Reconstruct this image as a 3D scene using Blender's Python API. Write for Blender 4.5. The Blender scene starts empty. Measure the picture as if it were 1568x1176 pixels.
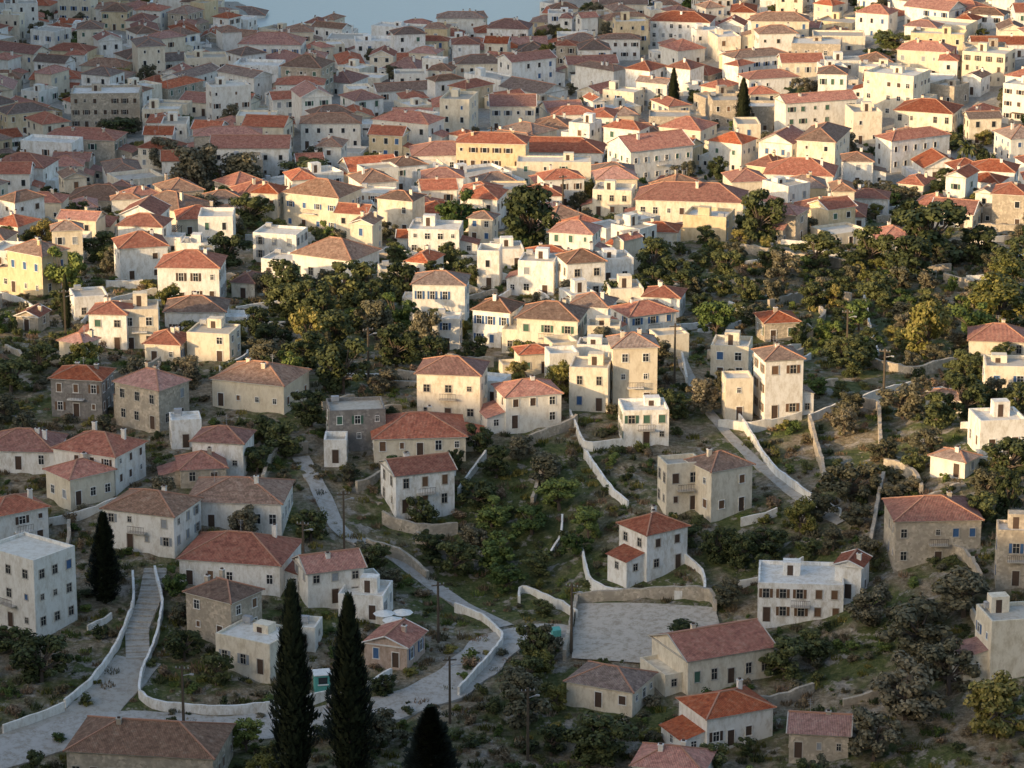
import bpy, bmesh, math, random, time
from mathutils import Vector, noise, Matrix
T0=time.time()
random.seed(11)
SC=1.4
# terrain profile along the valley axis and out-of-view western hill crest, heights shaped to cast the town's shadow edges (plan units x 1.4 m)
PR=[(-200,150),(-20,133),(0,129),(30,112),(100,62),(150,34),(200,21),(250,19),(272,20),(300,24),(330,29),(360,31),(400,28),(450,24),(520,16),(600,12),(700,5),(745,1.6),(760,-1),(800,-5),(2000,-8)]
CR=[(-200,150),(86,104),(117,104),(160,98),(211,87),(285,69),(330,52),(370,42),(395,42),(424,60),(450,72),(500,82),(600,86),(700,86),(1000,50)]
def itp(T,v):
    if v<=T[0][0]: return T[0][1]
    for (a,b),(c,d) in zip(T,T[1:]):
        if v<=c: return b+(d-b)*(v-a)/(c-a)
    return T[-1][1]
def ss(a,b,v):
    t=max(0,min(1,(v-a)/(b-a))); return t*t*(3-2*t)
def prof(y): return (itp(PR,y-8)+itp(PR,y)+itp(PR,y+8))/3
def terr0(x,y):
    sh=50*ss(-57,-68,x)+90*ss(4,16,x)
    z=prof(y-sh*ss(600,760,y))
    z+=10*ss(20,110,x)*ss(520,640,y)
    z+=7*ss(22,55,x)*ss(360,310,y)*ss(240,280,y)
    z-=4*math.exp(-((x+3)/13)**2-((y-316)/20)**2)
    z+=0.5*math.sin(x*.13+y*.05)*math.sin(y*.09-x*.03)*ss(820,760,y)
    if y>60: z+=(itp(CR,y)-z)*ss(-(0.165*y+10),-190,x)
    return z
def terr(x,y): return SC*terr0(x/SC,y/SC)
R=random
# ---------------- materials
def newmat(name):
    m=bpy.data.materials.new(name); m.use_nodes=True
    nt=m.node_tree; b=nt.nodes['Principled BSDF']; b.inputs['Roughness'].default_value=.85
    b.inputs['Specular IOR Level'].default_value=.2
    return m,nt,b
def N(nt,t,**k):
    n=nt.nodes.new(t)
    for a,v in k.items():
        if a in n.inputs: n.inputs[a].default_value=v
        else: setattr(n,a,v)
    return n
def ramp(nt,fac,stops):
    r=nt.nodes.new('ShaderNodeValToRGB'); e=r.color_ramp.elements
    while len(e)<len(stops): e.new(.5)
    for i,(p,c) in enumerate(stops): e[i].position=p; e[i].color=(*c,1)
    nt.links.new(fac,r.inputs[0]); return r.outputs[0]
def mix(nt,f,a,b,mode='MIX'):
    m=nt.nodes.new('ShaderNodeMix'); m.data_type='RGBA'; m.blend_type=mode
    for s,v in ((m.inputs[0],f),(m.inputs[6],a),(m.inputs[7],b)):
        if hasattr(v,'links'): nt.links.new(v,s)
        else: s.default_value=v if isinstance(v,(int,float)) else (*v,1)
    return m.outputs[2]
def noise_n(nt,scale,detail=3,vec=None,rough=.6):
    n=N(nt,'ShaderNodeTexNoise',Scale=scale,Detail=detail,Roughness=rough)
    if vec is None:
        g=N(nt,'ShaderNodeNewGeometry'); vec=g.outputs['Position']
    nt.links.new(vec,n.inputs['Vector']); return n.outputs['Fac']
def bump(nt,b,h,s,d):
    bm=N(nt,'ShaderNodeBump',Strength=s,Distance=d); nt.links.new(h,bm.inputs['Height']); nt.links.new(bm.outputs[0],b.inputs['Normal'])
def plaster(name,c,dirt=.6,rough=.9):
    m,nt,b=newmat(name)
    oi=N(nt,'ShaderNodeObjectInfo')
    c2=tuple(v*.88 for v in (c[0],c[1]*.98,c[2]*.92))
    base=mix(nt,oi.outputs['Random'],c,c2)
    mp=N(nt,'ShaderNodeMapping'); g=N(nt,'ShaderNodeNewGeometry'); nt.links.new(g.outputs['Position'],mp.inputs[0]); mp.inputs['Scale'].default_value=(1,1,.45)
    n=noise_n(nt,1.0,4,vec=mp.outputs[0],rough=.8)
    f=ramp(nt,n,[(.35,(0,0,0)),(.56,(1,1,1))])
    col=mix(nt,f,tuple(v*dirt for v in (c[0],c[1]*.94,c[2]*.84)),base)
    nt.links.new(col,b.inputs['Base Color'])
    return m
def stone(name,c):
    m,nt,b=newmat(name)
    g=N(nt,'ShaderNodeNewGeometry')
    v=N(nt,'ShaderNodeTexVoronoi',Scale=2.6); nt.links.new(g.outputs['Position'],v.inputs['Vector'])
    k=ramp(nt,v.outputs['Color'],[(0,tuple(x*.65 for x in c)),(.5,c),(1,tuple(min(1,x*1.35) for x in c))])
    n=noise_n(nt,.6,3)
    col=mix(nt,ramp(nt,n,[(.35,(0,0,0)),(.6,(1,1,1))]),tuple(x*.75 for x in c),k)
    nt.links.new(col,b.inputs['Base Color']); bump(nt,b,v.outputs['Distance'],.6,.08)
    return m
def tiles(name,c1,c2,c3):
    m,nt,b=newmat(name)
    oi=N(nt,'ShaderNodeObjectInfo'); uv=N(nt,'ShaderNodeUVMap')
    n=noise_n(nt,1.1,4,rough=.75)
    col=ramp(nt,n,[(.3,c2),(.5,c1),(.72,c3)])
    vo=N(nt,'ShaderNodeTexVoronoi',Scale=3.2); nt.links.new(uv.outputs[0],vo.inputs['Vector'])
    vv=ramp(nt,vo.outputs['Color'],[(0,(.6,.6,.6)),(1,(1.25,1.25,1.25))])
    col=mix(nt,.8,col,vv,'MULTIPLY')
    hs=N(nt,'ShaderNodeHueSaturation'); nt.links.new(col,hs.inputs['Color'])
    mr=N(nt,'ShaderNodeMapRange'); nt.links.new(oi.outputs['Random'],mr.inputs[0]); mr.inputs[3].default_value=.62; mr.inputs[4].default_value=1.3
    nt.links.new(mr.outputs[0],hs.inputs['Value'])
    m2=N(nt,'ShaderNodeMath',operation='MULTIPLY'); nt.links.new(oi.outputs['Random'],m2.inputs[0]); m2.inputs[1].default_value=7.3
    m3=N(nt,'ShaderNodeMath',operation='FRACT'); nt.links.new(m2.outputs[0],m3.inputs[0])
    mr2=N(nt,'ShaderNodeMapRange'); nt.links.new(m3.outputs[0],mr2.inputs[0]); mr2.inputs[3].default_value=.62; mr2.inputs[4].default_value=1.05
    nt.links.new(mr2.outputs[0],hs.inputs['Saturation'])
    w=N(nt,'ShaderNodeTexWave',Scale=1.45,Distortion=.6); nt.links.new(uv.outputs[0],w.inputs['Vector'])
    w2=mix(nt,w.outputs['Fac'],(.62,.62,.62),(1.1,1.1,1.1))
    col=mix(nt,.75,hs.outputs[0],w2,'MULTIPLY')
    nt.links.new(col,b.inputs['Base Color']); bump(nt,b,w.outputs['Fac'],.7,.08)
    return m
def plain(name,c,rough=.6,var=.25):
    m,nt,b=newmat(name); b.inputs['Roughness'].default_value=rough
    n=noise_n(nt,2.5,2)
    col=mix(nt,n,tuple(v*(1-var) for v in c),tuple(v*(1+var) for v in c))
    nt.links.new(col,b.inputs['Base Color']); return m
WALL={'W':plaster('white_plaster',(.88,.865,.835),.7),'C':plaster('cream_plaster',(.82,.745,.62),.72),'Y':plaster('ochre_plaster',(.76,.63,.43),.72),
 'P':plaster('pink_plaster',(.58,.46,.40)),'S':stone('tan_stone',(.50,.43,.34)),'D':stone('grey_stone',(.28,.26,.24))}
TILE={'H':tiles('red_clay_tiles',(.50,.15,.075),(.30,.085,.05),(.54,.25,.15)),'B':tiles('old_brown_tiles',(.34,.20,.135),(.20,.125,.085),(.45,.32,.23))}
RIDGE=plain('ridge_mortar',(.45,.24,.16),.9)
GLASS,_,b_=newmat('window_glass'); b_.inputs['Base Color'].default_value=(.03,.033,.037,1); b_.inputs['Roughness'].default_value=.15; b_.inputs['Specular IOR Level'].default_value=.5
FRAME=plain('white_trim',(.76,.74,.70)); GREYF=plain('stone_trim',(.5,.46,.4))
SHUT=[plain('blue_paint',(.06,.13,.27)),plain('brown_paint',(.17,.10,.06)),plain('green_paint',(.07,.14,.10)),plain('grey_paint',(.30,.32,.34)),plain('dark_wood',(.09,.06,.045))]
FLAT=plaster('roof_screed',(.54,.51,.46),.75); FLATW=plaster('whitewashed_roof',(.78,.76,.72),.75)
METAL=plain('grey_metal',(.35,.36,.38),.4)
WOOD=plain('weathered_wood',(.10,.08,.06),.9)
CONC=plaster('concrete_paving',(.46,.44,.41),.68)
YARD=plaster('dirt_yard',(.56,.50,.43),.6)
TURQ=plain('turquoise_paint',(.12,.40,.36)); CANV=plain('white_canvas',(.75,.75,.72)); REDC=plain('red_canvas',(.55,.05,.04))
def foliage(name,c1,c2,c3):
    m,nt,b=newmat(name); b.inputs['Roughness'].default_value=.7
    g=N(nt,'ShaderNodeNewGeometry'); oi=N(nt,'ShaderNodeObjectInfo')
    col=ramp(nt,g.outputs['Random Per Island'],[(0,c1),(.55,c2),(1,c3)])
    hs=N(nt,'ShaderNodeHueSaturation'); nt.links.new(col,hs.inputs['Color'])
    mr=N(nt,'ShaderNodeMapRange'); nt.links.new(oi.outputs['Random'],mr.inputs[0]); mr.inputs[3].default_value=.6; mr.inputs[4].default_value=1.4
    nt.links.new(mr.outputs[0],hs.inputs['Value'])
    mh=N(nt,'ShaderNodeMapRange'); nt.links.new(oi.outputs['Random'],mh.inputs[0]); mh.inputs[3].default_value=.505; mh.inputs[4].default_value=.465
    nt.links.new(mh.outputs[0],hs.inputs['Hue'])
    nt.links.new(hs.outputs[0],b.inputs['Base Color']); return m
FOL={'b':foliage('leaves_dark',(.034,.045,.017),(.062,.08,.028),(.11,.13,.048)),
 'g':foliage('leaves_green',(.05,.08,.02),(.088,.138,.035),(.145,.195,.052)),
 'y':foliage('leaves_yellow_green',(.10,.11,.022),(.19,.185,.045),(.28,.255,.075)),
 'o':foliage('leaves_olive',(.065,.064,.036),(.125,.12,.068),(.20,.185,.108)),
 'd':foliage('leaves_dry',(.11,.085,.045),(.20,.155,.085),(.32,.26,.15)),
 'c':foliage('leaves_cypress',(.016,.024,.014),(.03,.042,.022),(.05,.06,.028))}
BARK=plain('bark',(.13,.10,.08),.95,.4)
# ---------------- mesh builder
class MB:
    def __init__(s): s.v=[];s.f=[];s.m=[];s.uv=[]
    def poly(s,pts,mat,uv=None):
        i=len(s.v); s.v+=pts; s.f.append(tuple(range(i,i+len(pts)))); s.m.append(mat)
        s.uv+= uv if uv else [(0,0)]*len(pts)
    def box(s,x0,x1,y0,y1,z0,z1,mat,bottom=False):
        i=len(s.v)
        s.v+=[(x0,y0,z0),(x1,y0,z0),(x1,y1,z0),(x0,y1,z0),(x0,y0,z1),(x1,y0,z1),(x1,y1,z1),(x0,y1,z1)]
        F=[(0,1,5,4),(1,2,6,5),(2,3,7,6),(3,0,4,7),(4,5,6,7)]
        if bottom: F.append((3,2,1,0))
        for f in F: s.f.append(tuple(i+k for k in f)); s.m.append(mat); s.uv+=[(0,0)]*4
    def fbox(s,o,r,n,a0,a1,d0,d1,z0,z1,mat):
        i=len(s.v)
        for z in (z0,z1):
            for a,d in ((a0,d1),(a1,d1),(a1,d0),(a0,d0)):
                s.v.append((o[0]+r[0]*a+n[0]*d,o[1]+r[1]*a+n[1]*d,z))
        for f in ((0,1,5,4),(1,2,6,5),(3,0,4,7),(4,5,6,7),(3,2,1,0)):
            s.f.append(tuple(i+k for k in f)); s.m.append(mat); s.uv+=[(0,0)]*4
    def bar(s,a,b,w,mat,w2=None):
        a=Vector(a);b=Vector(b);d=(b-a)
        if d.length<1e-4: return
        d.normalize(); u=d.cross(Vector((0,0,1)))
        if u.length<.05: u=Vector((1,0,0))
        u.normalize(); v=u.cross(d); w2=w2 or w
        i=len(s.v)
        for p,ww in ((a,w),(b,w2)):
            for c,e in ((-1,-1),(1,-1),(1,1),(-1,1)): s.v.append(tuple(p+u*c*ww/2+v*e*ww/2))
        for f in ((0,1,5,4),(1,2,6,5),(2,3,7,6),(3,0,4,7),(4,5,6,7),(3,2,1,0)):
            s.f.append(tuple(i+k for k in f)); s.m.append(mat); s.uv+=[(0,0)]*4
    def mesh(s,name,mats):
        me=bpy.data.meshes.new(name); me.from_pydata(s.v,[],s.f)
        me.polygons.foreach_set('material_index',s.m)
        l=me.uv_layers.new(name='UVMap'); l.data.foreach_set('uv',[c for p in s.uv for c in p])
        for m in mats: me.materials.append(m)
        me.update(); return me
COL=bpy.context.scene.collection
def obj(name,me,loc=(0,0,0),rz=0,sc=None,parent=None):
    o=bpy.data.objects.new(name,me); o.location=loc; o.rotation_euler=(0,0,rz)
    if sc: o.scale=sc
    if parent: o.parent=parent
    COL.objects.link(o); return o
occ=set()
def mark(x,y,W,D,yaw,pad=.3):
    c,s=math.cos(yaw),math.sin(yaw); a=-W/2-pad
    while a<=W/2+pad+.01:
        b=-D/2-pad
        while b<=D/2+pad+.01:
            occ.add((int((x+a*c-b*s)//1),int((y+a*s+b*c)//1))); b+=.7
        a+=.7
def free(x,y,W,D,yaw):
    c,s=math.cos(yaw),math.sin(yaw)
    for i in range(5):
        for j in range(5):
            a=(-.5+i/4)*W; b=(-.5+j/4)*D
            if (int((x+a*c-b*s)//1),int((y+a*s+b*c)//1)) in occ: return False
    return True
def tileface(mb,pts,mat):
    p0=Vector(pts[0]); u=(Vector(pts[1])-p0).normalized(); nrm=u.cross(Vector(pts[2])-p0).normalized(); v=nrm.cross(u)
    o=random.random()*9
    mb.poly(pts,mat,[((Vector(p)-p0).dot(u)+o,(Vector(p)-p0).dot(v)+o) for p in pts])
NAME={'W':'white_house','C':'cream_house','Y':'ochre_house','P':'pink_house','S':'stone_house','D':'grey_stone_house'}
def window(mb,o,r,n,c,zb,w,h,detail,pm=2,sill=True):
    a0,a1=c-w/2,c+w/2; f=.09
    mb.fbox(o,r,n,a0,a1,0,.02,zb,zb+h,pm)
    mb.fbox(o,r,n,a0-f,a0,0,.09,zb,zb+h,3); mb.fbox(o,r,n,a1,a1+f,0,.09,zb,zb+h,3)
    mb.fbox(o,r,n,a0-f,a1+f,0,.095,zb+h,zb+h+f,3)
    if sill: mb.fbox(o,r,n,a0-f-.05,a1+f+.05,0,.15,zb-.09,zb,3)
    if detail and pm==2:
        mb.fbox(o,r,n,c-.025,c+.025,.02,.04,zb,zb+h,3)
        mb.fbox(o,r,n,a0,a1,.02,.038,zb+h*.6,zb+h*.6+.05,3)
def house(x,y,W,D,H,yaw,roof,wc,detail=1,tile=None):
    mb=MB(); yw=math.radians(yaw)
    zs=[terr(x+dx*math.cos(yw)-dy*math.sin(yw),y+dx*math.sin(yw)+dy*math.cos(yw)) for dx in(-W/2,W/2) for dy in(-D/2,D/2)]
    z=min(sum(zs)/4,min(zs)+.8)
    tl='B' if (tile=='B' or roof=='B') else 'H'
    shut=R.choice(SHUT); fr=FRAME if R.random()<.65 else GREYF
    mats=[WALL[wc],TILE[tl],GLASS,fr,shut,FLATW if R.random()<.6 else FLAT,RIDGE,METAL,SHUT[4],WALL['W'],WALL['S']]
    mb.box(-W/2,W/2,-D/2,D/2,-5,H,0)
    rh=0
    if roof=='F':
        p=R.uniform(.35,.9); t=.25
        mb.box(-W/2,W/2,-D/2,-D/2+t,H,H+p,0); mb.box(-W/2,W/2,D/2-t,D/2,H,H+p,0)
        mb.box(-W/2,-W/2+t,-D/2+t,D/2-t,H,H+p,0); mb.box(W/2-t,W/2,-D/2+t,D/2-t,H,H+p,0)
        mb.box(-W/2+t+.01,W/2-t-.01,-D/2+t+.01,D/2-t-.01,H+.004,H+.05,5)
        if R.random()<.6 and W>5:
            a=R.uniform(-W/2+1,W/2-3.2); b=R.uniform(-.5,D/2-2.2); h2=R.uniform(1.2,2.4)
            mb.box(a,a+2.4,b,b+1.9,H+.05,H+h2,0); mb.box(a+.6,a+1.4,b-.02,b,H+.06,H+h2-.4,8)
        if R.random()<.4:
            mb.box(-W/2+.7,-W/2+1.9,D/2-1.6,D/2-.8,H+.5,H+1.2,7)
            for q in (-W/2+.75,-W/2+1.75): mb.box(q,q+.1,D/2-1.3,D/2-1.2,H+.05,H+.5,7)
    else:
        o=.36; ew,ed=W/2+o,D/2+o
        mb.box(-ew+.1,ew-.1,-ed+.1,ed-.1,H+.003,H+.13,3,True)
        pt=R.uniform(.36,.50); e=H+.133
        swap=D>W
        def q(a,b,c): return (b,a,c) if swap else (a,b,c)
        L,S=(ed,ew) if swap else (ew,ed)
        rh=S*pt
        A,B,C,Dd=(-L,-S,e),(L,-S,e),(L,S,e),(-L,S,e)
        if roof in 'HB':
            r=max(L-S,0); r1,r2=(-r,0,e+rh),(r,0,e+rh)
            for f in [[A,B,r2,r1],[B,C,r2],[C,Dd,r1,r2],[Dd,A,r1]]:
                if r<.05 and len(f)==4: f=f[:3]
                g=[q(*p) for p in f]
                if swap: g=[g[1],g[0]]+g[2:][::-1]
                tileface(mb,g,1)
            for a,b in ((A,r1),(Dd,r1),(B,r2),(C,r2)): mb.bar(q(*a),q(*b),.2,6)
            if r>.1: mb.bar(q(*r1),q(*r2),.24,6)
            mb.poly([(-ew,-ed,e),(-ew,ed,e),(ew,ed,e),(ew,-ed,e)],1)
        else:
            r1,r2=(-L,0,e+rh),(L,0,e+rh)
            for f in ([A,B,r2,r1],[C,Dd,r1,r2]):
                g=[q(*p) for p in f]
                if swap: g=[g[1],g[0],g[3],g[2]]
                tileface(mb,g,1)
            for sx in (-1,1):
                mb.poly([q(sx*(L-o),-S+o*.6,e),q(sx*(L-o),S-o*.6,e),q(sx*(L-o),0,e+rh-.12)],0)
                mb.bar(q(sx*L,-S,e),q(sx*L,0,e+rh),.14,3); mb.bar(q(sx*L,S,e),q(sx*L,0,e+rh),.14,3)
            mb.bar(q(*r1),q(*r2),.24,6)
        for _c in range(2 if R.random()<.35 else 1):
          if R.random()<.8:
            a=R.uniform(-W*.32,W*.32); b=R.uniform(-D*.2,D*.25); zz=H+rh+R.uniform(.2,.7)
            mb.box(a,a+.6,b,b+.5,H,zz,0); mb.box(a-.07,a+.67,b-.07,b+.57,zz+.002,zz+.1,3,True)
            mb.box(a+.12,a+.48,b+.1,b+.4,zz+.102,zz+.3,8)
        if R.random()<.35:
            a=R.uniform(-W*.3,W*.3); top=H+rh+R.uniform(1.2,2); mb.box(a,a+.05,0,.05,H,top,7)
            for k in range(3): mb.box(a-.4+k*.08,a+.45-k*.08,.055,.085,top-.2-k*.25,top-.17-k*.25,7,True)
    nst=max(1,round(H/3.1)); sh=H/nst
    faces=[((-W/2,-D/2),(1,0),(0,-1),W),((W/2,-D/2),(0,1),(1,0),D),((W/2,D/2),(-1,0),(0,1),W),((-W/2,D/2),(0,-1),(-1,0),D)]
    annex=R.random()<(.4 if detail else .6) and H>2.4 and W>5
    aside=R.choice((1,-1))
    hasshut=R.random()<.45; ww=R.uniform(.75,1.0); wh=R.uniform(1.1,1.5)
    skip=R.uniform(.03,.15) if detail else R.uniform(.08,.3)
    if H>1.7:
     for fi,(o,r,n,L) in enumerate(faces):
        if detail==0 and fi==2: continue
        k=max(1,int(L/(R.uniform(2.1,2.9) if detail else R.uniform(2.4,3.6))))
        drow=[R.random() for _ in range(k)]
        door=R.randrange(k) if fi==0 else -1
        for st in range(nst):
            if annex and st==0 and ((fi==1 and aside==1) or (fi==3 and aside==-1)): continue
            for i in range(k):
                if drow[i]<skip and not(i==door): continue
                c=L*(i+.5)/k+R.uniform(-.15,.15); zb=st*sh+.95; w=ww; h=min(wh,sh-1.25)
                if h<.5: zb=.6; h=max(.5,H-1.1)
                isd=(st==0 and i==door)
                if isd: zb=.02; h=min(2.1,H-.35); w=.95
                elif R.random()<.07: continue
                elif R.random()<.15: w*=.65;h*=.65;zb+=.3
                pm=8 if isd else (4 if R.random()<.35 else 2)
                window(mb,o,r,n,c,zb,w,h,detail,pm,not isd)
                if hasshut and pm==2 and w>.7:
                    a0,a1=c-w/2,c+w/2; f=.09
                    mb.fbox(o,r,n,a0-f-w*.5,a0-f-.02,.01,.06,zb,zb+h,4); mb.fbox(o,r,n,a1+f+.02,a1+f+w*.5,.01,.06,zb,zb+h,4)
        if detail and fi==0 and nst>1 and R.random()<.35:
            c=L*.5; zb=sh
            mb.fbox(o,r,n,c-1.3,c+1.3,.001,1.0,zb-.12,zb,3)
            mb.fbox(o,r,n,c-1.3,c+1.3,.95,.99,zb+.9,zb+.95,8)
            for j in range(11): mb.fbox(o,r,n,c-1.3+j*.255,c-1.26+j*.255,.95,.985,zb,zb+.9,8)
    if annex:
        aw=R.uniform(2,3.8); ah=H*R.uniform(.35,.58); y0=-D/2+R.uniform(.2,D*.3); y1=D/2-R.uniform(.3,D*.3)
        x0,x1=(W/2+.002,W/2+aw) if aside==1 else (-W/2-aw,-W/2-.002)
        mb.box(x0,x1,y0,y1,-5,ah,0)
        if R.random()<.55:
            mb.box(x0,x1,y0,y0+.2,ah,ah+.5,0); mb.box(x0,x1,y1-.2,y1,ah,ah+.5,0)
            e0,e1=(x1-.2,x1) if aside==1 else (x0,x0+.2)
            mb.box(e0,e1,y0+.2,y1-.2,ah,ah+.5,0)
        else:
            hi=ah+.9; xi,xo=(x0,x1+.3) if aside==1 else (x1,x0-.3)
            g=[(xo,y0-.25,ah+.05),(xo,y1+.25,ah+.05),(xi,y1+.25,hi),(xi,y0-.25,hi)]
            if aside==-1: g=[g[1],g[0],g[3],g[2]]
            tileface(mb,g,1)
            for yy in (y0,y1): mb.poly([(xo,yy,ah+.04),(xi,yy,ah+.04),(xi,yy,hi-.03)],0)
        wz=min(ah-.25,1.9)-1.0
        if wz>.1:
            window(mb,(x0,y0),(1,0),(0,-1),aw/2,wz,.75,1.0,detail)
            if aside==1: window(mb,(x1,y0),(0,1),(1,0),(y1-y0)/2,wz,.75,1.0,detail)
            else: window(mb,(x0,y1),(0,-1),(-1,0),(y1-y0)/2,wz,.75,1.0,detail)
        cx=(x0+x1)/2
        mark(x+cx*math.cos(yw),y+cx*math.sin(yw),aw,D*.7,yw,.1)
    # raised front terrace with parapet
    if W>5 and R.random()<(.6 if detail else .35):
        td=R.uniform(2,3.8); tw=W*R.uniform(.5,1); tx=R.choice((-1,1))*(W-tw)/2; ty=-D/2-td/2
        wx,wy=x+tx*math.cos(yw)-ty*math.sin(yw),y+tx*math.sin(yw)+ty*math.cos(yw)
        if free(wx,wy-.5,tw,td-.8,yw):
            m_=9 if R.random()<.7 else 10
            a0,a1,b0,b1=tx-tw/2+.01,tx+tw/2-.01,-D/2-td,-D/2-.003
            mb.box(a0,a1,b0,b1,-5,-.02,m_)
            mb.box(a0,a1,b0,b0+.25,-.02,.8,m_); mb.box(a0,a0+.25,b0+.25,b1,-.02,.8,m_)
            if R.random()<.6: mb.box(a1-.25,a1,b0+.25,b1,-.02,.8,m_)
            if R.random()<.25:
                for q in (a0+.4,a1-.6): mb.box(q,q+.12,b0+.4,b0+.52,-.02,2.5,8)
                for k in range(6):
                    yy=b0+.3+k*(td-.5)/6; mb.box(a0+.2,a1-.2,yy,yy+.08,2.5,2.58,8,True)
            mark(wx,wy,tw,td,yw,0)
    mark(x,y,W,D,yw)
    return obj(NAME[wc],mb.mesh(NAME[wc],mats),(x,y,z),yw)
# surveyed houses: x,y,width,height,yaw,roof,wall (metres, world plan)
HS="""-65.6,419.7,9.7,10.1,-38,F,W -71.5,442.6,8.3,5.3,35,H,W -51.3,441.9,11.1,5.3,-20,B,W -38.1,433.6,14.5,3.6,-12,H,W
-25.4,428.4,8.1,4.7,20,G,W -39.1,417.4,7.9,5.7,-35,B,S -34.0,409.1,8.7,4.1,-30,F,C -20.2,424.8,6.3,2.8,-10,F,W
-15.7,410.2,6.1,2.9,-20,G,P -14.0,460.5,9.1,5.8,20,G,W -14.4,477.2,13.9,2.8,5,H,C 20.0,437.9,7.2,5.9,35,H,W
30.2,452.7,7.1,6.7,30,B,C 24.5,453.5,5.5,6.5,15,F,C 39.6,422.3,11.6,5.1,-5,F,W 46.5,421.7,3.7,4.6,-20,G,W
58.1,428.2,11.8,6.5,3,H,S 26.6,406.3,12.8,4.0,25,G,C 12.9,398.8,9.3,2.8,-25,B,C 27.3,388.7,9.5,4.1,25,H,W
38.8,382.7,7.4,3.2,-8,G,S 20.0,375.6,8.8,3.8,-15,H,W -45.2,379.5,18.5,4.2,-8,B,S 64.0,393.1,7.5,7.4,10,F,C
67.5,413.8,5.2,7.3,-5,F,S -67.3,491.4,8.2,5.9,-10,H,D -55.8,485.8,8.9,6.3,-35,H,S -73.2,468.5,10.7,2.8,-5,H,W
-61.1,461.7,10.6,5.0,-25,H,W -63.2,455.1,7.6,4.0,40,H,C -43.2,466.6,7.8,4.6,-10,H,W -49.7,475.4,4.6,4.1,10,F,W
-39.4,450.6,13.6,3.9,-5,B,W -46.0,461.2,6.7,2.6,10,H,S -23.9,478.2,8.5,5.2,8,F,D -26.6,471.1,3.4,2.9,0,F,W
-9.3,489.3,9.9,7.4,-8,H,C 2.4,486.0,8.9,5.0,15,H,W 19.0,494.8,7.0,9.4,5,B,C 20.1,478.1,7.0,5.0,5,F,W
22.4,538.2,8.9,4.8,25,H,W 12.4,492.6,6.1,6.6,-8,F,C 41.5,489.3,6.1,9.3,12,B,W 35.1,488.4,4.3,6.3,5,F,C
35.5,508.1,6.1,5.0,-10,F,C 45.6,541.5,6.1,3.3,10,H,S -12.5,555.9,9.2,6.9,-5,B,W -10.9,531.1,4.6,5.1,-5,F,W
-2.4,533.7,6.6,6.3,-20,B,W 6.7,527.4,10.3,6.1,-12,B,C 12.1,610.3,8.5,7.8,-15,H,W 12.7,580.0,7.2,6.8,15,B,W
4.9,583.8,6.6,6.2,-10,F,W 29.3,635.0,8.1,3.8,-10,H,C 37.6,667.7,22.4,7.4,-8,H,C 32.5,753.9,16.8,7.3,28,G,W
66.1,731.4,15.6,4.6,-10,H,W 67.0,671.5,15.0,2.8,-8,H,W -39.9,671.5,13.0,7.4,-25,B,C -51.3,671.9,5.8,7.4,-12,H,C
-45.2,620.2,8.9,5.3,-15,F,W -23.1,664.0,7.9,7.1,-22,B,C -29.5,688.7,8.2,5.3,-10,F,W -15.1,630.7,10.1,4.8,-5,F,W
-5.8,644.1,5.0,4.9,-15,B,C -33.4,602.0,12.9,4.6,-28,B,W -71.6,671.2,12.6,5.4,-35,B,C -87.3,583.5,8.6,7.7,-35,B,Y
-58.2,575.9,11.2,6.6,-3,H,W -54.7,548.3,10.4,4.2,0,B,W -67.7,533.3,6.4,6.0,-5,H,W -63.1,534.5,6.4,6.4,5,F,C
-49.4,521.7,7.3,4.7,-12,F,C -39.5,493.1,12.2,4.2,-20,B,C -111.1,728.6,12.6,7.1,-12,H,W -105.2,834.4,17.7,8.8,3,F,S
98.3,821.9,13.6,10.3,-30,F,C 50.8,962.5,17.8,8.4,-12,H,W 85.0,900.6,13.6,7.2,-8,F,S 125.4,848.9,11.6,7.8,-25,F,C
-71.5,965.0,18.5,6.9,-5,H,W 77.1,489.0,7.1,6.3,-5,F,C 71.2,458.7,6.9,4.5,8,F,W 81.1,524.6,9.7,2.8,-8,H,C
8.8,769.1,26.5,4.2,-5,H,W -16.3,767.8,15.6,3.9,5,H,W -89.6,699.7,14.2,3.3,-5,B,S 103.3,796.6,14.5,6.7,-20,H,C
77.8,694.5,8.5,4.1,-10,H,W 22.2,692.9,8.5,5.0,-10,F,C -5.5,490.3,3.1,2.3,0,F,C 110.3,731.5,10.4,5.9,-15,H,W
-27.8,414.4,3.5,2.2,-10,F,W 8.0,505.8,4.8,4.4,10,F,W 15.4,525.4,5.4,4.1,-5,F,C -31.7,674.8,4.7,4.0,10,F,W
-83.6,765.9,9.3,4.9,-20,H,C -34.6,496.6,4.1,2.8,-10,F,S -43.5,604,6.5,3.4,-20,F,W -22,590,5.5,3.2,10,F,C
3.5,512,5.5,3.4,12,H,C 13.5,512,5.5,3.6,-8,F,W 26,521,5.5,3.6,15,F,C -57,521,6,3.2,-10,H,C -75,560,6,3.8,15,F,W
14,548,7,4.6,-15,B,W 20,565,6,4,8,F,C 27,560,6.5,3.6,-12,H,W -1,612,6,3.6,6,F,W 19,598,6.5,4.2,12,F,W"""
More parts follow.
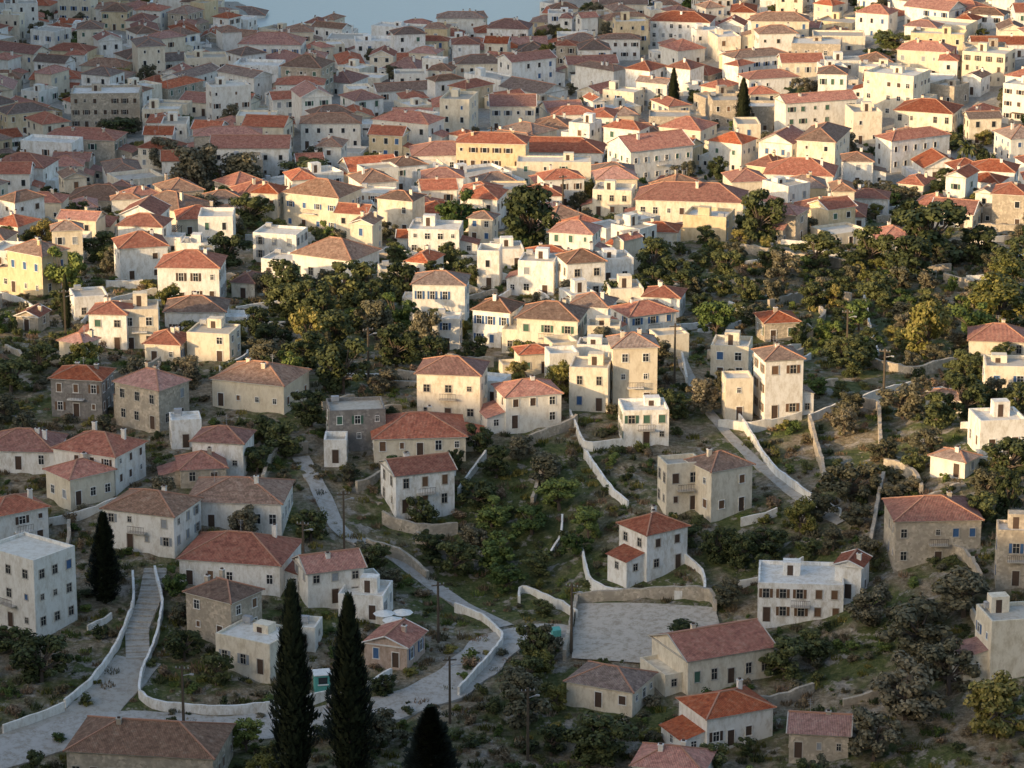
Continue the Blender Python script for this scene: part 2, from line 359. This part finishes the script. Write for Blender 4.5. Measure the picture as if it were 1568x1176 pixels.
TR="""-27,376,26.2,4.6c -20,375,24.9,5.3c -10,373,11.7,6.0c -56,424,13.1,3.8c 58,806,15.0,4.6c 42,836,13.8,3.4c -77,545,10.0,1.8c 3,631,15.5,14.9b
50,642,11.7,11.2b -48,740,7.9,13.6b 80,613,14.5,19.0b 69,609,9.1,10.0b -28,565,9.7,10.5b -19,566,9.1,9.4b -27,498,9.7,10.4b -19,517,7.8,8.6b
-41,574,8.6,9.5b -43,538,6.4,6.7b -62,402,7.2,9.5b 11,383,7.3,9.1b -67,410,4.5,6.1b -11,653,10.5,10.1g -14,716,6.1,8.8g 35,538,7.5,7.3g
-82,579,10.0,7.2g -34,523,9.0,6.5y 69,523,10.7,9.8y 84,546,9.4,12.4y -72,727,13.9,16.4o -83,762,8.9,9.3o -62,729,10.9,13.4o -65,680,7.3,8.4o
1,392,7.9,9.3o 53,402,8.0,11.1o 48,412,6.4,7.0o 60,408,7.2,9.6o 50,386,8.6,10.8o 60,377,9.3,8.9y 56,390,7.8,9.2o 36,403,6.3,7.8b
71,444,6.8,8.4b 49,447,6.8,7.5o 44,443,4.9,5.6o 23,415,3.7,5.3b 69,476,8.3,9.0b 60,480,6.3,8.0o 30,490,6.4,7.2o 5,464,5.1,6.8o
1,472,4.1,5.9o -12,446,4.9,6.6b -8,443,5.9,7.5b -2,445,5.9,7.5g 11,448,4.9,5.7g 9,444,4.9,5.6g 32,435,5.7,5.5b 29,437,5.8,5.5b
36,437,4.8,6.5b -39,403,5.4,5.2b -44,410,4.5,6.1b -34,471,6.2,6.9b -38,475,5.2,6.0b -31,483,6.3,7.1b -80,500,6.5,8.3b -77,511,5.5,7.4b
-71,609,7.8,10.0b -80,619,6.6,8.9b -55,665,8.5,9.6b -55,611,7.9,8.8b -100,815,6.0,11.6b -33,667,3.6,6.9g 27,604,7.8,8.7b 31,577,7.4,9.5b
18,567,6.1,7.0b 58,609,7.8,10.0b 51,596,6.4,7.4o 91,617,7.9,10.2b 95,598,7.7,9.9b 54,517,5.6,6.4b 70,546,4.7,5.7b 77,476,6.2,7.0b
-15,527,8.0,7.7o -23,536,8.1,8.9o -33,546,7.1,7.9b 65,429,5.6,7.2b 69,431,7.6,5.5b 106,898,6.6,12.7b 100,885,5.6,10.8b -54,870,4.6,8.8b
73,832,7.9,6.8m 108,759,7.3,5.4m 22,940,5.9,5.7b 48,749,6.4,6.1b 107,779,5.0,6.4b -19,482,4.2,4.0b -5,475,4.7,5.0b 5,385,4.3,5.0b
24,378,5.1,5.7b 45,378,6.8,8.1o 40,407,4.5,6.1b -17,400,3.1,3.9b -36,550,9,10b -24,552,8,9b -20,544,7,8g -40,556,7,8b -12,512,7,8b -33,511,7,8b -30,532,7,8b
-3,455,5,7g 3,452,5,7g -5,460,5,6b 7,457,5,6g -1,438,4,6g 4,441,4,6b 86,560,8,10b 90,575,8,10y 78,535,7,8g 60,545,6,7g 66,570,7,8b 40,595,7,8b 76,596,9,12b"""
PL="""A -50,409 -52,402 -55,392 -65,383 -80,378
R -72,380 -65,382 -55,390 -47,392 -38,391 -28,392 -14,397 -8,402 -4,410 -1,418 4,421 8,416
T -50,433 -50,425 -51,417 -50,409
L -32,471 -28,459 -25,448 -17,445 -12,439 -8,434 -1,423
M 28,536 28,513 30,493 36,471 43,449 47,441
C 9,429 28,424 29,411 19,408 8,410
W -58,395 -55,402 -53,412 -52,423 -53,431
W -65,388 -61,391 -58,394
W -50,432 -48,423 -48,414 -49,406 -49,399 -47,396 -38,395 -29,397 -19,401 -16,405
W -7,399 -3,409 -1,417 -4,426 -8,430
W 35,488 37,477 39,463 43,452 47,443
S 9,430 28,427 28,423
S 9,430 7,410
W 10,444 11,433 16,429 27,427 27,433 24,438
W 65,584 62,548 61,523
S 46,483 46,471 46,457
S 53,489 57,487 55,465
S 54,452 50,431
W 11,471 14,460 17,454
W 9,424 5,432 1,437 1,432
W -22,624 -10,605 0,592
W -30,602 -22,642
S 45,625 53,616 67,608
W -94,579 -89,572 -83,556
W 28,523 28,503
W 46,484 56,492 65,500
S 81,593 86,581
S -21,445 -15,444 -12,440
S -37,461 -36,471 -31,473
S 0,475 8,481 10,484
S 3,459 5,469 7,466
S 59,516 65,508 74,515
S 46,566 56,580 62,577
S 69,593 80,597
S -14,450 -8,448 -4,447
W -4,570 2,588 8,570
W -75,549 -74,566 -65,578
W -49,561 -40,566 -35,552
S -15,522 -7,517 -3,517
W 9,487 11,473 18,475
W 45,486 37,482 32,484
S 55,430 62,422 63,414
W 61,408 62,397 60,391
S -19,454 -14,452 -8,454
W -8,463 -4,473
p 8,412 -8,392 -24,442 -42,389 26,502 2,383 -10,416 55,517 -75,529 -23,503 11,689 58,489 -29,429 -5,774"""
HOUSES=[];TREES=[];LINES=[]
for t in HS.split():
    a=t.split(','); x,y,W,H,yaw=map(float,a[:5]); HOUSES.append((x,y,W,max(6.5,min(11,W*.8)) if W>5.6 else 4.4,H,yaw,a[5],a[6]))
for t in TR.split():
    k=t[-1]; a=list(map(float,t[:-1].split(','))); TREES.append((*a,k))
for l in PL.splitlines():
    a=l.split(); LINES.append((a[0],[tuple(map(float,p.split(','))) for p in a[1:]]))
# ---------------- roads, steps, walls
def dense(pts,step=1.5):
    out=[Vector(pts[0])]
    for a,b in zip(pts,pts[1:]):
        a=Vector(a);b=Vector(b);n=max(1,int((b-a).length/step))
        for i in range(1,n+1): out.append(a.lerp(b,i/n))
    for _ in range(3):
        out=[out[0]]+[(out[i-1]+out[i]*2+out[i+1])/4 for i in range(1,len(out)-1)]+[out[-1]]
    return out
roadmask=set()
def ribbon(name,pts,w,mat,lift=.12):
    P_=dense(pts); mb=MB(); rows=[]
    for i,p in enumerate(P_):
        t=(P_[min(i+1,len(P_)-1)]-P_[max(i-1,0)]).normalized(); n=Vector((-t.y,t.x)); row=[]
        wl=w*(1+.22*noise.noise(Vector((p.x*.2,p.y*.2,1)))); wr=w*(1+.22*noise.noise(Vector((p.x*.2,p.y*.2,8))))
        for k in range(5):
            f=k/4-.5; q=p+n*(wl if f<0 else wr)*f; row.append((q.x,q.y,terr(q.x,q.y)+lift))
        for k in range(-8,9):
            q=p+n*(w/2+1)*k/8; roadmask.add((int(q.x//1),int(q.y//1))); occ.add((int(q.x//1),int(q.y//1)))
        rows.append(row)
    for a,b in zip(rows,rows[1:]):
        for k in range(4): mb.poly([a[k],b[k],b[k+1],a[k+1]],0)
        for k in (0,4): mb.poly([a[k],b[k],(b[k][0],b[k][1],b[k][2]-.5),(a[k][0],a[k][1],a[k][2]-.5)],0)
    obj(name,mb.mesh(name,[mat]))
def steps(name,pts,w,mat):
    P_=dense(pts,.8); mb=MB()
    for i in range(len(P_)-1):
        p=P_[i]; t=(P_[i+1]-p); L=t.length; t.normalize(); n=Vector((-t.y,t.x))
        z=max(terr(p.x,p.y),terr(P_[i+1].x,P_[i+1].y))+.15+(.1 if i%2 else 0)
        c=[p-n*w/2,p+n*w/2,p+n*w/2+t*L,p-n*w/2+t*L]
        top=[(v.x,v.y,z) for v in c]; bot=[(v.x,v.y,z-1.2) for v in c]
        mb.poly(top,0)
        for k in range(4): mb.poly([top[k],top[(k+1)%4],bot[(k+1)%4],bot[k]],0)
        for k in range(-3,4):
            v=p+n*(w/2+.4)*k/3; occ.add((int(v.x//1),int(v.y//1)))
    obj(name,mb.mesh(name,[mat]))
def wall(name,pts,h,t,mat,jit=.06):
    P_=dense(pts,1.1); mb=MB(); rows=[]; st=0
    for i,p in enumerate(P_):
        tt=(P_[min(i+1,len(P_)-1)]-P_[max(i-1,0)]).normalized(); n=Vector((-tt.y,tt.x))
        p=p+n*random.uniform(-.06,.06)
        if i%6==0: st=random.uniform(-.22,.22)
        z=terr(p.x,p.y); hh=z+h+st+random.uniform(-jit,jit); a=p-n*t/2;b=p+n*t/2
        rows.append([(a.x,a.y,z-1.5),(a.x,a.y,hh),(b.x,b.y,hh),(b.x,b.y,z-1.5)])
        occ.add((int(p.x//1),int(p.y//1)))
    for a,b in zip(rows,rows[1:]):
        for k in range(3): mb.poly([a[k],b[k],b[k+1],a[k+1]],0)
    for r in (rows[0],rows[-1]): mb.poly(r,0)
    obj(name,mb.mesh(name,[mat]))
for kind,pts in LINES:
    if kind=='A': ribbon('alley_road',pts,6.5,CONC)
    elif kind=='R': ribbon('road',pts,7,CONC,.16)
    elif kind=='L': ribbon('lane_path',pts,2.6,CONC)
    elif kind=='M': ribbon('foot_path',pts,1.7,CONC)
    elif kind=='T': steps('stone_steps',pts,3.2,CONC)
    elif kind=='C':
        mb=MB(); a,b,c1,d,e=[Vector(p) for p in pts]; nx,ny=14,8
        def cp(u,v):
            top=a.lerp(b,u); bot=(e.lerp(d,u*2) if u<.5 else d.lerp(c1,u*2-1)); q=top.lerp(bot,v); return (q.x,q.y,terr(q.x,q.y)+.2)
        for i in range(nx):
            for j in range(ny):
                mb.poly([cp(i/nx,j/ny),cp(i/nx,(j+1)/ny),cp((i+1)/nx,(j+1)/ny),cp((i+1)/nx,j/ny)],0)
                for uu in (.0,.33,.66):
                    for vv in (0,.33,.66):
                        q=cp((i+uu)/nx,(j+vv)/ny); roadmask.add((int(q[0]//1),int(q[1]//1))); occ.add((int(q[0]//1),int(q[1]//1)))
        obj('courtyard_paving',mb.mesh('courtyard_paving',[YARD]))
    elif kind=='W': wall('whitewashed_wall',pts,1.15,.32,WALL['W'],.08)
    elif kind=='S': wall('stone_wall',pts,1.5,.5,WALL['S'],.18)
for h in HOUSES: mark(h[0],h[1],h[2],h[3],math.radians(h[5]))
for h in HOUSES: house(*h)
for t in TREES: occ.update({(int(t[0]//1)+i,int(t[1]//1)+j) for i in range(-2,3) for j in range(-2,3)})
def garden(x,y): return (30<x<100 and 545<y<632) or (50<x<80 and 500<y<560) or (-45<x<-14 and 495<y<585)
cnt=0
y=SC*320
while y<SC*850:
    x=-SC*160
    while x<SC*160:
        xx=x+R.uniform(-3.5,3.5); yy=y+R.uniform(-3.5,3.5); u=yy/SC
        if abs(xx)<.157*yy+14 and not garden(xx,yy):
            z=terr(xx,yy)
            p=.95 if u>520 else (.88 if u>485 else (.62 if u>425 else (.4 if u>345 else .16)))
            if xx>40 and u<560: p*=.5
            if -12<xx<20 and u<345: p=0
            if z>1.6 and R.random()<p:
                yaw=noise.noise(Vector((xx*.012,yy*.012,3)))*90+R.choice((0,0,0,90))+R.uniform(-12,12)
                W=R.choice((R.uniform(5.5,8),R.uniform(8,12),R.uniform(11,20))); D=R.uniform(6.5,10.5)
                if u<520: W=min(W*.75,9); D=min(D,8)
                if u<400: W=R.uniform(4,6.5); D=R.uniform(4,5.5)
                for tr in range(3):
                    if free(xx,yy,W+.6,D+.6,math.radians(yaw)):
                        H=R.choice((3.0,3.6,4.5,5.8,6.4,7.2,9.2 if W>9 else 6)); rf=R.choice('HHHHHGGBFFF')
                        if u<400: H=R.uniform(2.2,4); rf=R.choice('HBGFFF')
                        if R.random()<.15: H*=.7
                        house(xx,yy,W,D,H,yaw,rf,R.choice('WWWWWWWCCCCSY'),detail=1 if u<400 else 0,tile='B' if R.random()<.25 else None); cnt+=1; break
                    W*=.75; D*=.85
        x+=R.uniform(12.2,15.2)
    y+=11.8
print('town houses',cnt,time.time()-T0)
# ---------------- terrain
xs=[];v=-420
while v<=420: xs.append(v); v+= 2.0 if abs(v)<205 else 10
ys=[];v=-200
while v<=1500: ys.append(v); v+=(1.8 if v<600 else 2.8) if 350<v<1180 else 12
tv=[];fc=[];town=[];green=[]
for yy in ys:
    for xx in xs:
        z=terr(xx,yy); c=(int(xx//1),int(yy//1))
        if c not in roadmask and yy>300:
            z+=.6*noise.noise(Vector((xx*.25,yy*.25,0)))+.35*noise.noise(Vector((xx*.8,yy*.8,5)))-.15
        tv.append((xx,yy,z)); town.append(ss(470*SC,560*SC,yy))
        green.append(min(1,math.exp(-((xx+2)/16)**2-((yy-450)/22)**2)*1.3+.6*math.exp(-((xx-60)/22)**2-((yy-540)/45)**2)))
nx=len(xs)
for j in range(len(ys)-1):
    for i in range(nx-1):
        a=j*nx+i; fc.append((a,a+1,a+nx+1,a+nx))
me=bpy.data.meshes.new('hillside_terrain'); me.from_pydata(tv,[],fc)
at=me.attributes.new('town','FLOAT','POINT'); at.data.foreach_set('value',town)
at=me.attributes.new('green','FLOAT','POINT'); at.data.foreach_set('value',green)
m,nt,b=newmat('ground')
n1=noise_n(nt,.07,4,rough=.75); n2=noise_n(nt,1.3,5,rough=.8); n3=noise_n(nt,.3,4,rough=.75)
earth=ramp(nt,n2,[(.3,(.11,.085,.055)),(.48,(.25,.20,.13)),(.66,(.44,.37,.28))])
grass=ramp(nt,n2,[(.3,(.04,.05,.018)),(.5,(.10,.12,.038)),(.7,(.22,.205,.095))])
gf=ramp(nt,n1,[(.43,(0,0,0)),(.55,(1,1,1))])
ga=N(nt,'ShaderNodeAttribute',attribute_name='green')
sub=N(nt,'ShaderNodeMath',operation='SUBTRACT',use_clamp=True); nt.links.new(gf,sub.inputs[0]); nt.links.new(ga.outputs['Fac'],sub.inputs[1])
col=mix(nt,sub.outputs[0],grass,earth)
rock=ramp(nt,n2,[(.3,(.16,.14,.11)),(.65,(.48,.43,.36))])
col=mix(nt,ramp(nt,n3,[(.55,(0,0,0)),(.61,(1,1,1))]),col,rock)
ta=N(nt,'ShaderNodeAttribute',attribute_name='town')
pav=ramp(nt,n2,[(.3,(.26,.24,.20)),(.7,(.5,.47,.42))])
col=mix(nt,ta.outputs['Fac'],col,pav)
nt.links.new(col,b.inputs['Base Color']); bump(nt,b,n2,1,.45)
me.materials.append(m); obj('hillside_terrain',me)
m,nt,b=newmat('sea_water'); b.inputs['Base Color'].default_value=(.44,.50,.49,1); b.inputs['Roughness'].default_value=.3; b.inputs['Specular IOR Level'].default_value=.5
bump(nt,b,noise_n(nt,.5,4),.5,.3)
mb=MB(); mb.poly([(-9000,900,0),(9000,900,0),(9000,20000,0),(-9000,20000,0)],0); obj('sea',mb.mesh('sea',[m]))
print('terrain',time.time()-T0)
# ---------------- trees
def leafcloud(mb,c,rad,n,size,mat,rnd):
    for _ in range(n):
        d=Vector((rnd.gauss(0,1),rnd.gauss(0,1),rnd.gauss(0,1))).normalized()*(rnd.random()**.4)
        p=Vector(c)+Vector((d.x*rad[0],d.y*rad[1],d.z*rad[2]))
        nrm=(d*1.2+Vector((rnd.uniform(-.7,.7),rnd.uniform(-.7,.7),rnd.uniform(-.2,.9)))).normalized()
        u=nrm.orthogonal().normalized(); u=Matrix.Rotation(rnd.uniform(0,6.28),3,nrm)@u; w=nrm.cross(u)
        s=size*rnd.uniform(.6,1.4)
        mb.poly([tuple(p-u*s*.5),tuple(p+w*s*.32),tuple(p+u*s*.5),tuple(p-w*s*.32)],mat)
def broad(seed,k,nc=28,nl=150,leaf=.062):
    rnd=random.Random(seed); mb=MB(); top=Vector((rnd.uniform(-.04,.04),rnd.uniform(-.04,.04),.35))
    mb.bar((0,0,-.1),tuple(top),.06,1,.035)
    ax=rnd.uniform(.75,1.2)
    for i in range(nc):
        a=rnd.uniform(0,6.28); ph=rnd.uniform(-1,1); rr=rnd.uniform(.08,.42)*math.sqrt(max(.15,1-ph*ph*.75))
        c=Vector((math.cos(a)*rr*ax,math.sin(a)*rr/ax,.48+ph*.36))
        mb.bar(tuple(top*rnd.uniform(.5,1)),tuple(c),.022,1,.008)
        r=rnd.uniform(.06,.17)
        leafcloud(mb,c,(r,r,r*.85),int(nl*(.5+r*4)),leaf,0,rnd)
    return mb.mesh('tree_'+k,[FOL[k],BARK])
def cypress(seed):
    rnd=random.Random(seed); mb=MB(); mb.bar((0,0,-.03),(0,0,.9),.06,1,.01)
    for i in range(8500):
        h=rnd.random()**.9; a=rnd.uniform(0,6.28)
        r=.5*min(1,.45+h*2.2)*(1-h)**.7*1.3*(1+.6*noise.noise(Vector((math.cos(a)*1.5,math.sin(a)*1.5,h*20+seed*5))))
        rr=r*(rnd.random()**.35)
        p=Vector((math.cos(a)*rr,math.sin(a)*rr,.03+h*.96)); s=rnd.uniform(.05,.14)
        t=Vector((-math.sin(a),math.cos(a),0)); ox=math.cos(a)*.35*s*2; oy=math.sin(a)*.35*s*2
        mb.poly([tuple(p-t*s*.5),tuple(p+t*s*.5),tuple(p+Vector((ox,oy,rnd.uniform(.12,.35)*s)))],0)
    return mb.mesh('cypress',[FOL['c'],BARK])
def shrub(seed,k,nl=560,leaf=.11):
    rnd=random.Random(seed); mb=MB()
    for i in range(8):
        a=rnd.uniform(0,6.28); rr=rnd.uniform(0,.36); r=rnd.uniform(.11,.25)
        c=(math.cos(a)*rr,math.sin(a)*rr,rnd.uniform(.12,.5)); mb.bar((0,0,-.1),c,.03,1,.01)
        leafcloud(mb,c,(r,r,r*.9),nl//8,leaf,0,rnd)
    return mb.mesh('shrub_'+k,[FOL[k],BARK])
def palm(seed):
    rnd=random.Random(seed); mb=MB(); mb.bar((0,0,-.1),(0,0,.7),.09,1,.06)
    for i in range(34):
        a=rnd.uniform(0,6.28); el=rnd.uniform(-.2,1.2); p=Vector((0,0,.7)); L=.5/7
        d=Vector((math.cos(a)*math.cos(el),math.sin(a)*math.cos(el),math.sin(el))); t=Vector((-math.sin(a),math.cos(a),0))
        for j in range(7):
            q=p+d*L; w=.1*(1-j/8)
            for sgn in (-1,1):
                mb.poly([tuple(p),tuple(q),tuple(q+t*sgn*w+Vector((0,0,-.05))+d*.03),tuple(p+t*sgn*w*1.1+Vector((0,0,-.05)))],0)
            p=q; d=(d+Vector((0,0,-.22))).normalized()
    return mb.mesh('palm',[FOL['b'],BARK])
def tuft(seed,k):
    rnd=random.Random(seed); mb=MB()
    for i in range(60):
        a=rnd.uniform(0,6.28); rr=rnd.random()**.6*.5; x,y=math.cos(a)*rr,math.sin(a)*rr; h=rnd.uniform(.15,.45); b2=rnd.uniform(0,6.28); w=.06
        mb.poly([(x-math.cos(b2)*w,y-math.sin(b2)*w,-.05),(x+math.cos(b2)*w,y+math.sin(b2)*w,-.05),(x+rnd.uniform(-.15,.15),y+rnd.uniform(-.15,.15),h)],0)
    return mb.mesh('tuft_'+k,[FOL[k]])
TM={k:[broad(s*7+ord(k),k) for s in range(5 if k in 'bo' else 3)] for k in 'bgyo'}
TM['c']=[cypress(1),cypress(2)]; TM['m']=[palm(3)]
SM={k:[shrub(s+ord(k),k) for s in range(4)] for k in 'bgyod'}
GM=[tuft(s,k) for s,k in enumerate('gyydddob')]
TN={'b':'broadleaf_tree','g':'green_tree','y':'yellow_green_tree','o':'olive_tree','c':'cypress_tree','m':'palm_tree'}
def tree(x,y,h,w,k):
    s=w*(1.12 if k!='c' else 1)
    obj(TN[k],R.choice(TM[k]),(x,y,terr(x,y)-.1),R.uniform(0,6.28),(s*R.uniform(.85,1.15),s*R.uniform(.85,1.15),h))
    occ.add((int(x//1),int(y//1)))
for t in TREES: tree(*t)
n=0
for _ in range(12000):
    yy=R.uniform(SC*255,SC*780); xx=R.uniform(-1,1)*(.16*yy+10); u=yy/SC
    if terr(xx,yy)<1 : continue
    if not free(xx,yy,1.6,1.6,0): continue
    if u>540 and R.random()>.35: continue
    dens=noise.noise(Vector((xx*.04,yy*.04,9)))
    if u>540 or dens>0 or (garden(xx,yy) and dens>-.2):
        s=R.uniform(2.8,6)*(1.15 if u>540 else 1)
        tree(xx,yy,s*R.uniform(.7,1.1),s,R.choice('bbbbooogy')); n+=1
        if n>640: break
scrub=obj('hillside_scrub',None)
n=0
for _ in range(24000):
    yy=R.uniform(SC*240,SC*570); xx=R.uniform(-1,1)*(.165*yy+10)
    if (int(xx//1),int(yy//1)) in occ: continue
    if R.random()>.52+1.3*noise.noise(Vector((xx*.05,yy*.05,2))): continue
    s=.8+2.3*R.random()**1.6
    k=R.choice('bbbbggooddy')
    obj('shrub',R.choice(SM[k]),(xx,yy,terr(xx,yy)-.15),R.uniform(0,6.28),(s,s*R.uniform(.8,1.3),s*R.uniform(.5,1.05)),scrub); n+=1
    if n>6000: break
gr=obj('dry_grass',None); n=0
while n<5000:
    yy=R.uniform(SC*250,SC*440); xx=R.uniform(-1,1)*(.16*yy+5); n+=1
    if (int(xx//1),int(yy//1)) in occ: continue
    s=R.uniform(.8,2.2); obj('grass_tuft',R.choice(GM),(xx,yy,terr(xx,yy)-.05),R.uniform(0,6.28),(s,s,s*.8),gr)
bm=bmesh.new(); bmesh.ops.create_icosphere(bm,subdivisions=2,radius=.5)
for v in bm.verts: v.co*=1+.8*noise.noise(v.co*3.3); v.co.z*=.6
rm=bpy.data.meshes.new('rock'); bm.to_mesh(rm); bm.free(); rm.materials.append(stone('limestone_rock',(.34,.30,.24)))
rp=obj('limestone_rocks',None); n=0
while n<600:
    yy=R.uniform(SC*255,SC*520); xx=R.uniform(-1,1)*(.165*yy+10); n+=1
    if (int(xx//1),int(yy//1)) in occ: continue
    s=.25+.8*R.random()**2; obj('rock',rm,(xx,yy,terr(xx,yy)-.05),R.uniform(0,6.28),(s*1.3,s*R.uniform(.6,1.2),s),rp)
for _ in range(520):
    yy=R.uniform(SC*275,SC*520); xx=R.uniform(-1,1)*(.16*yy)
    L=R.uniform(4,15); a=R.uniform(-.6,.6)+(1.4 if R.random()<.2 else 0)
    pts=[(xx+i*L/3*math.cos(a+i*.12),yy+i*L/3*math.sin(a+i*.12)) for i in range(4)]
    if any(not free(p[0],p[1],1.2,1.2,0) for p in pts): continue
    if R.random()<.45: wall('whitewashed_wall',pts,R.uniform(.7,1.3),.3,WALL['W'],.1)
    else: wall('stone_wall',pts,R.uniform(.7,1.5),.5,WALL['S'],.2)
print('veg',time.time()-T0)
for kind,pts in LINES:
    if kind=='p':
        for p in pts:
            mb=MB(); h=R.uniform(8.5,10.5)
            mb.bar((0,0,-1),(0,0,h),.34,0,.24); mb.bar((-.9,0,h-.5),(.9,0,h-.5),.15,0)
            for q in (-.8,-.3,.3,.8): mb.bar((q,0,h-.42),(q,0,h-.2),.1,1)
            mb.bar((0,0,h-1.4),(1.1,0,h-1.1),.08,1); mb.bar((1.0,0,h-1.12),(1.5,0,h-1.15),.2,1)
            obj('utility_pole',mb.mesh('utility_pole',[WOOD,METAL]),(p[0],p[1],terr(*p)),R.uniform(-.5,.5))
# kiosk, container, parasols
mb=MB(); mb.box(-1.0,1.0,-1,1,-.5,2.2,0); mb.box(-1.2,1.2,-1.2,1.2,2.203,2.32,1,True); mb.fbox((-1.0,-1),(1,0),(0,-1),.4,1.6,0,.03,1.0,1.9,2); mb.fbox((-1.0,-1),(1,0),(0,-1),.3,1.7,0,.3,.88,.96,1)
obj('turquoise_kiosk',mb.mesh('turquoise_kiosk',[TURQ,CANV,GLASS]),(-25,401.5,terr(-25,401.5)+.2),.2)
mb=MB(); mb.box(-.6,.6,-.45,.45,.2,1.1,0,True); mb.poly([(-.62,-.47,1.103),(.62,-.47,1.103),(.62,.47,1.35),(-.62,.47,1.35)],0)
for sx in(-1,1):
    mb.poly([(sx*.6,-.45,1.1),(sx*.6,.45,1.1),(sx*.6,.45,1.33)],0)
    for sy in(-1,1): mb.box(sx*.5-.07,sx*.5+.07,sy*.35-.05,sy*.35+.05,0,.2,1)
obj('waste_container',mb.mesh('waste_container',[TURQ,WOOD]),(6,417.5,terr(6,417.5)+.2),.3)
mb=MB(); mb.bar((0,0,-.3),(0,0,2.6),.07,1)
for i in range(8):
    a,b2=i*math.pi/4,(i+1)*math.pi/4; mb.poly([(math.cos(a)*1.5,math.sin(a)*1.5,2.15),(math.cos(b2)*1.5,math.sin(b2)*1.5,2.15),(0,0,2.65)],0)
pm_=mb.mesh('parasol',[CANV,WOOD])
for p in ((-17.5,419.5),(-15,420.5),(-16.2,417.5)): obj('parasol',pm_,(p[0],p[1],terr(*p)),0)
# ---------------- light, world, camera
az=Vector((-.80,-.60)).normalized(); el=math.radians(13.5)
ts=Vector((az.x*math.cos(el),az.y*math.cos(el),math.sin(el)))
L=bpy.data.lights.new('sun','SUN'); L.energy=5.0; L.angle=math.radians(.6); L.color=(1,.69,.36)
so=obj('sun',L,(-200,-100,300)); so.rotation_euler=ts.to_track_quat('Z','Y').to_euler()
w=bpy.data.worlds.new('World'); bpy.context.scene.world=w; w.use_nodes=True; nt=w.node_tree
sk=nt.nodes.new('ShaderNodeTexSky'); sk.sky_type='NISHITA'; sk.sun_disc=False; sk.sun_elevation=el; sk.sun_rotation=math.atan2(az.x,az.y); sk.dust_density=2.2; sk.ozone_density=.7
nt.links.new(sk.outputs[0],nt.nodes['Background'].inputs[0]); nt.nodes['Background'].inputs[1].default_value=.27
c=bpy.data.cameras.new('camera'); c.sensor_width=36; c.lens=36*5000/1568; c.clip_start=1; c.clip_end=30000
co=obj('camera',c,(0,0,135*SC)); co.rotation_euler=(math.radians(90-16.2),0,0)
s=bpy.context.scene; s.camera=co; s.view_settings.view_transform='Standard'; s.view_settings.look='None'; s.view_settings.exposure=0
print('done',time.time()-T0,len(bpy.data.objects))
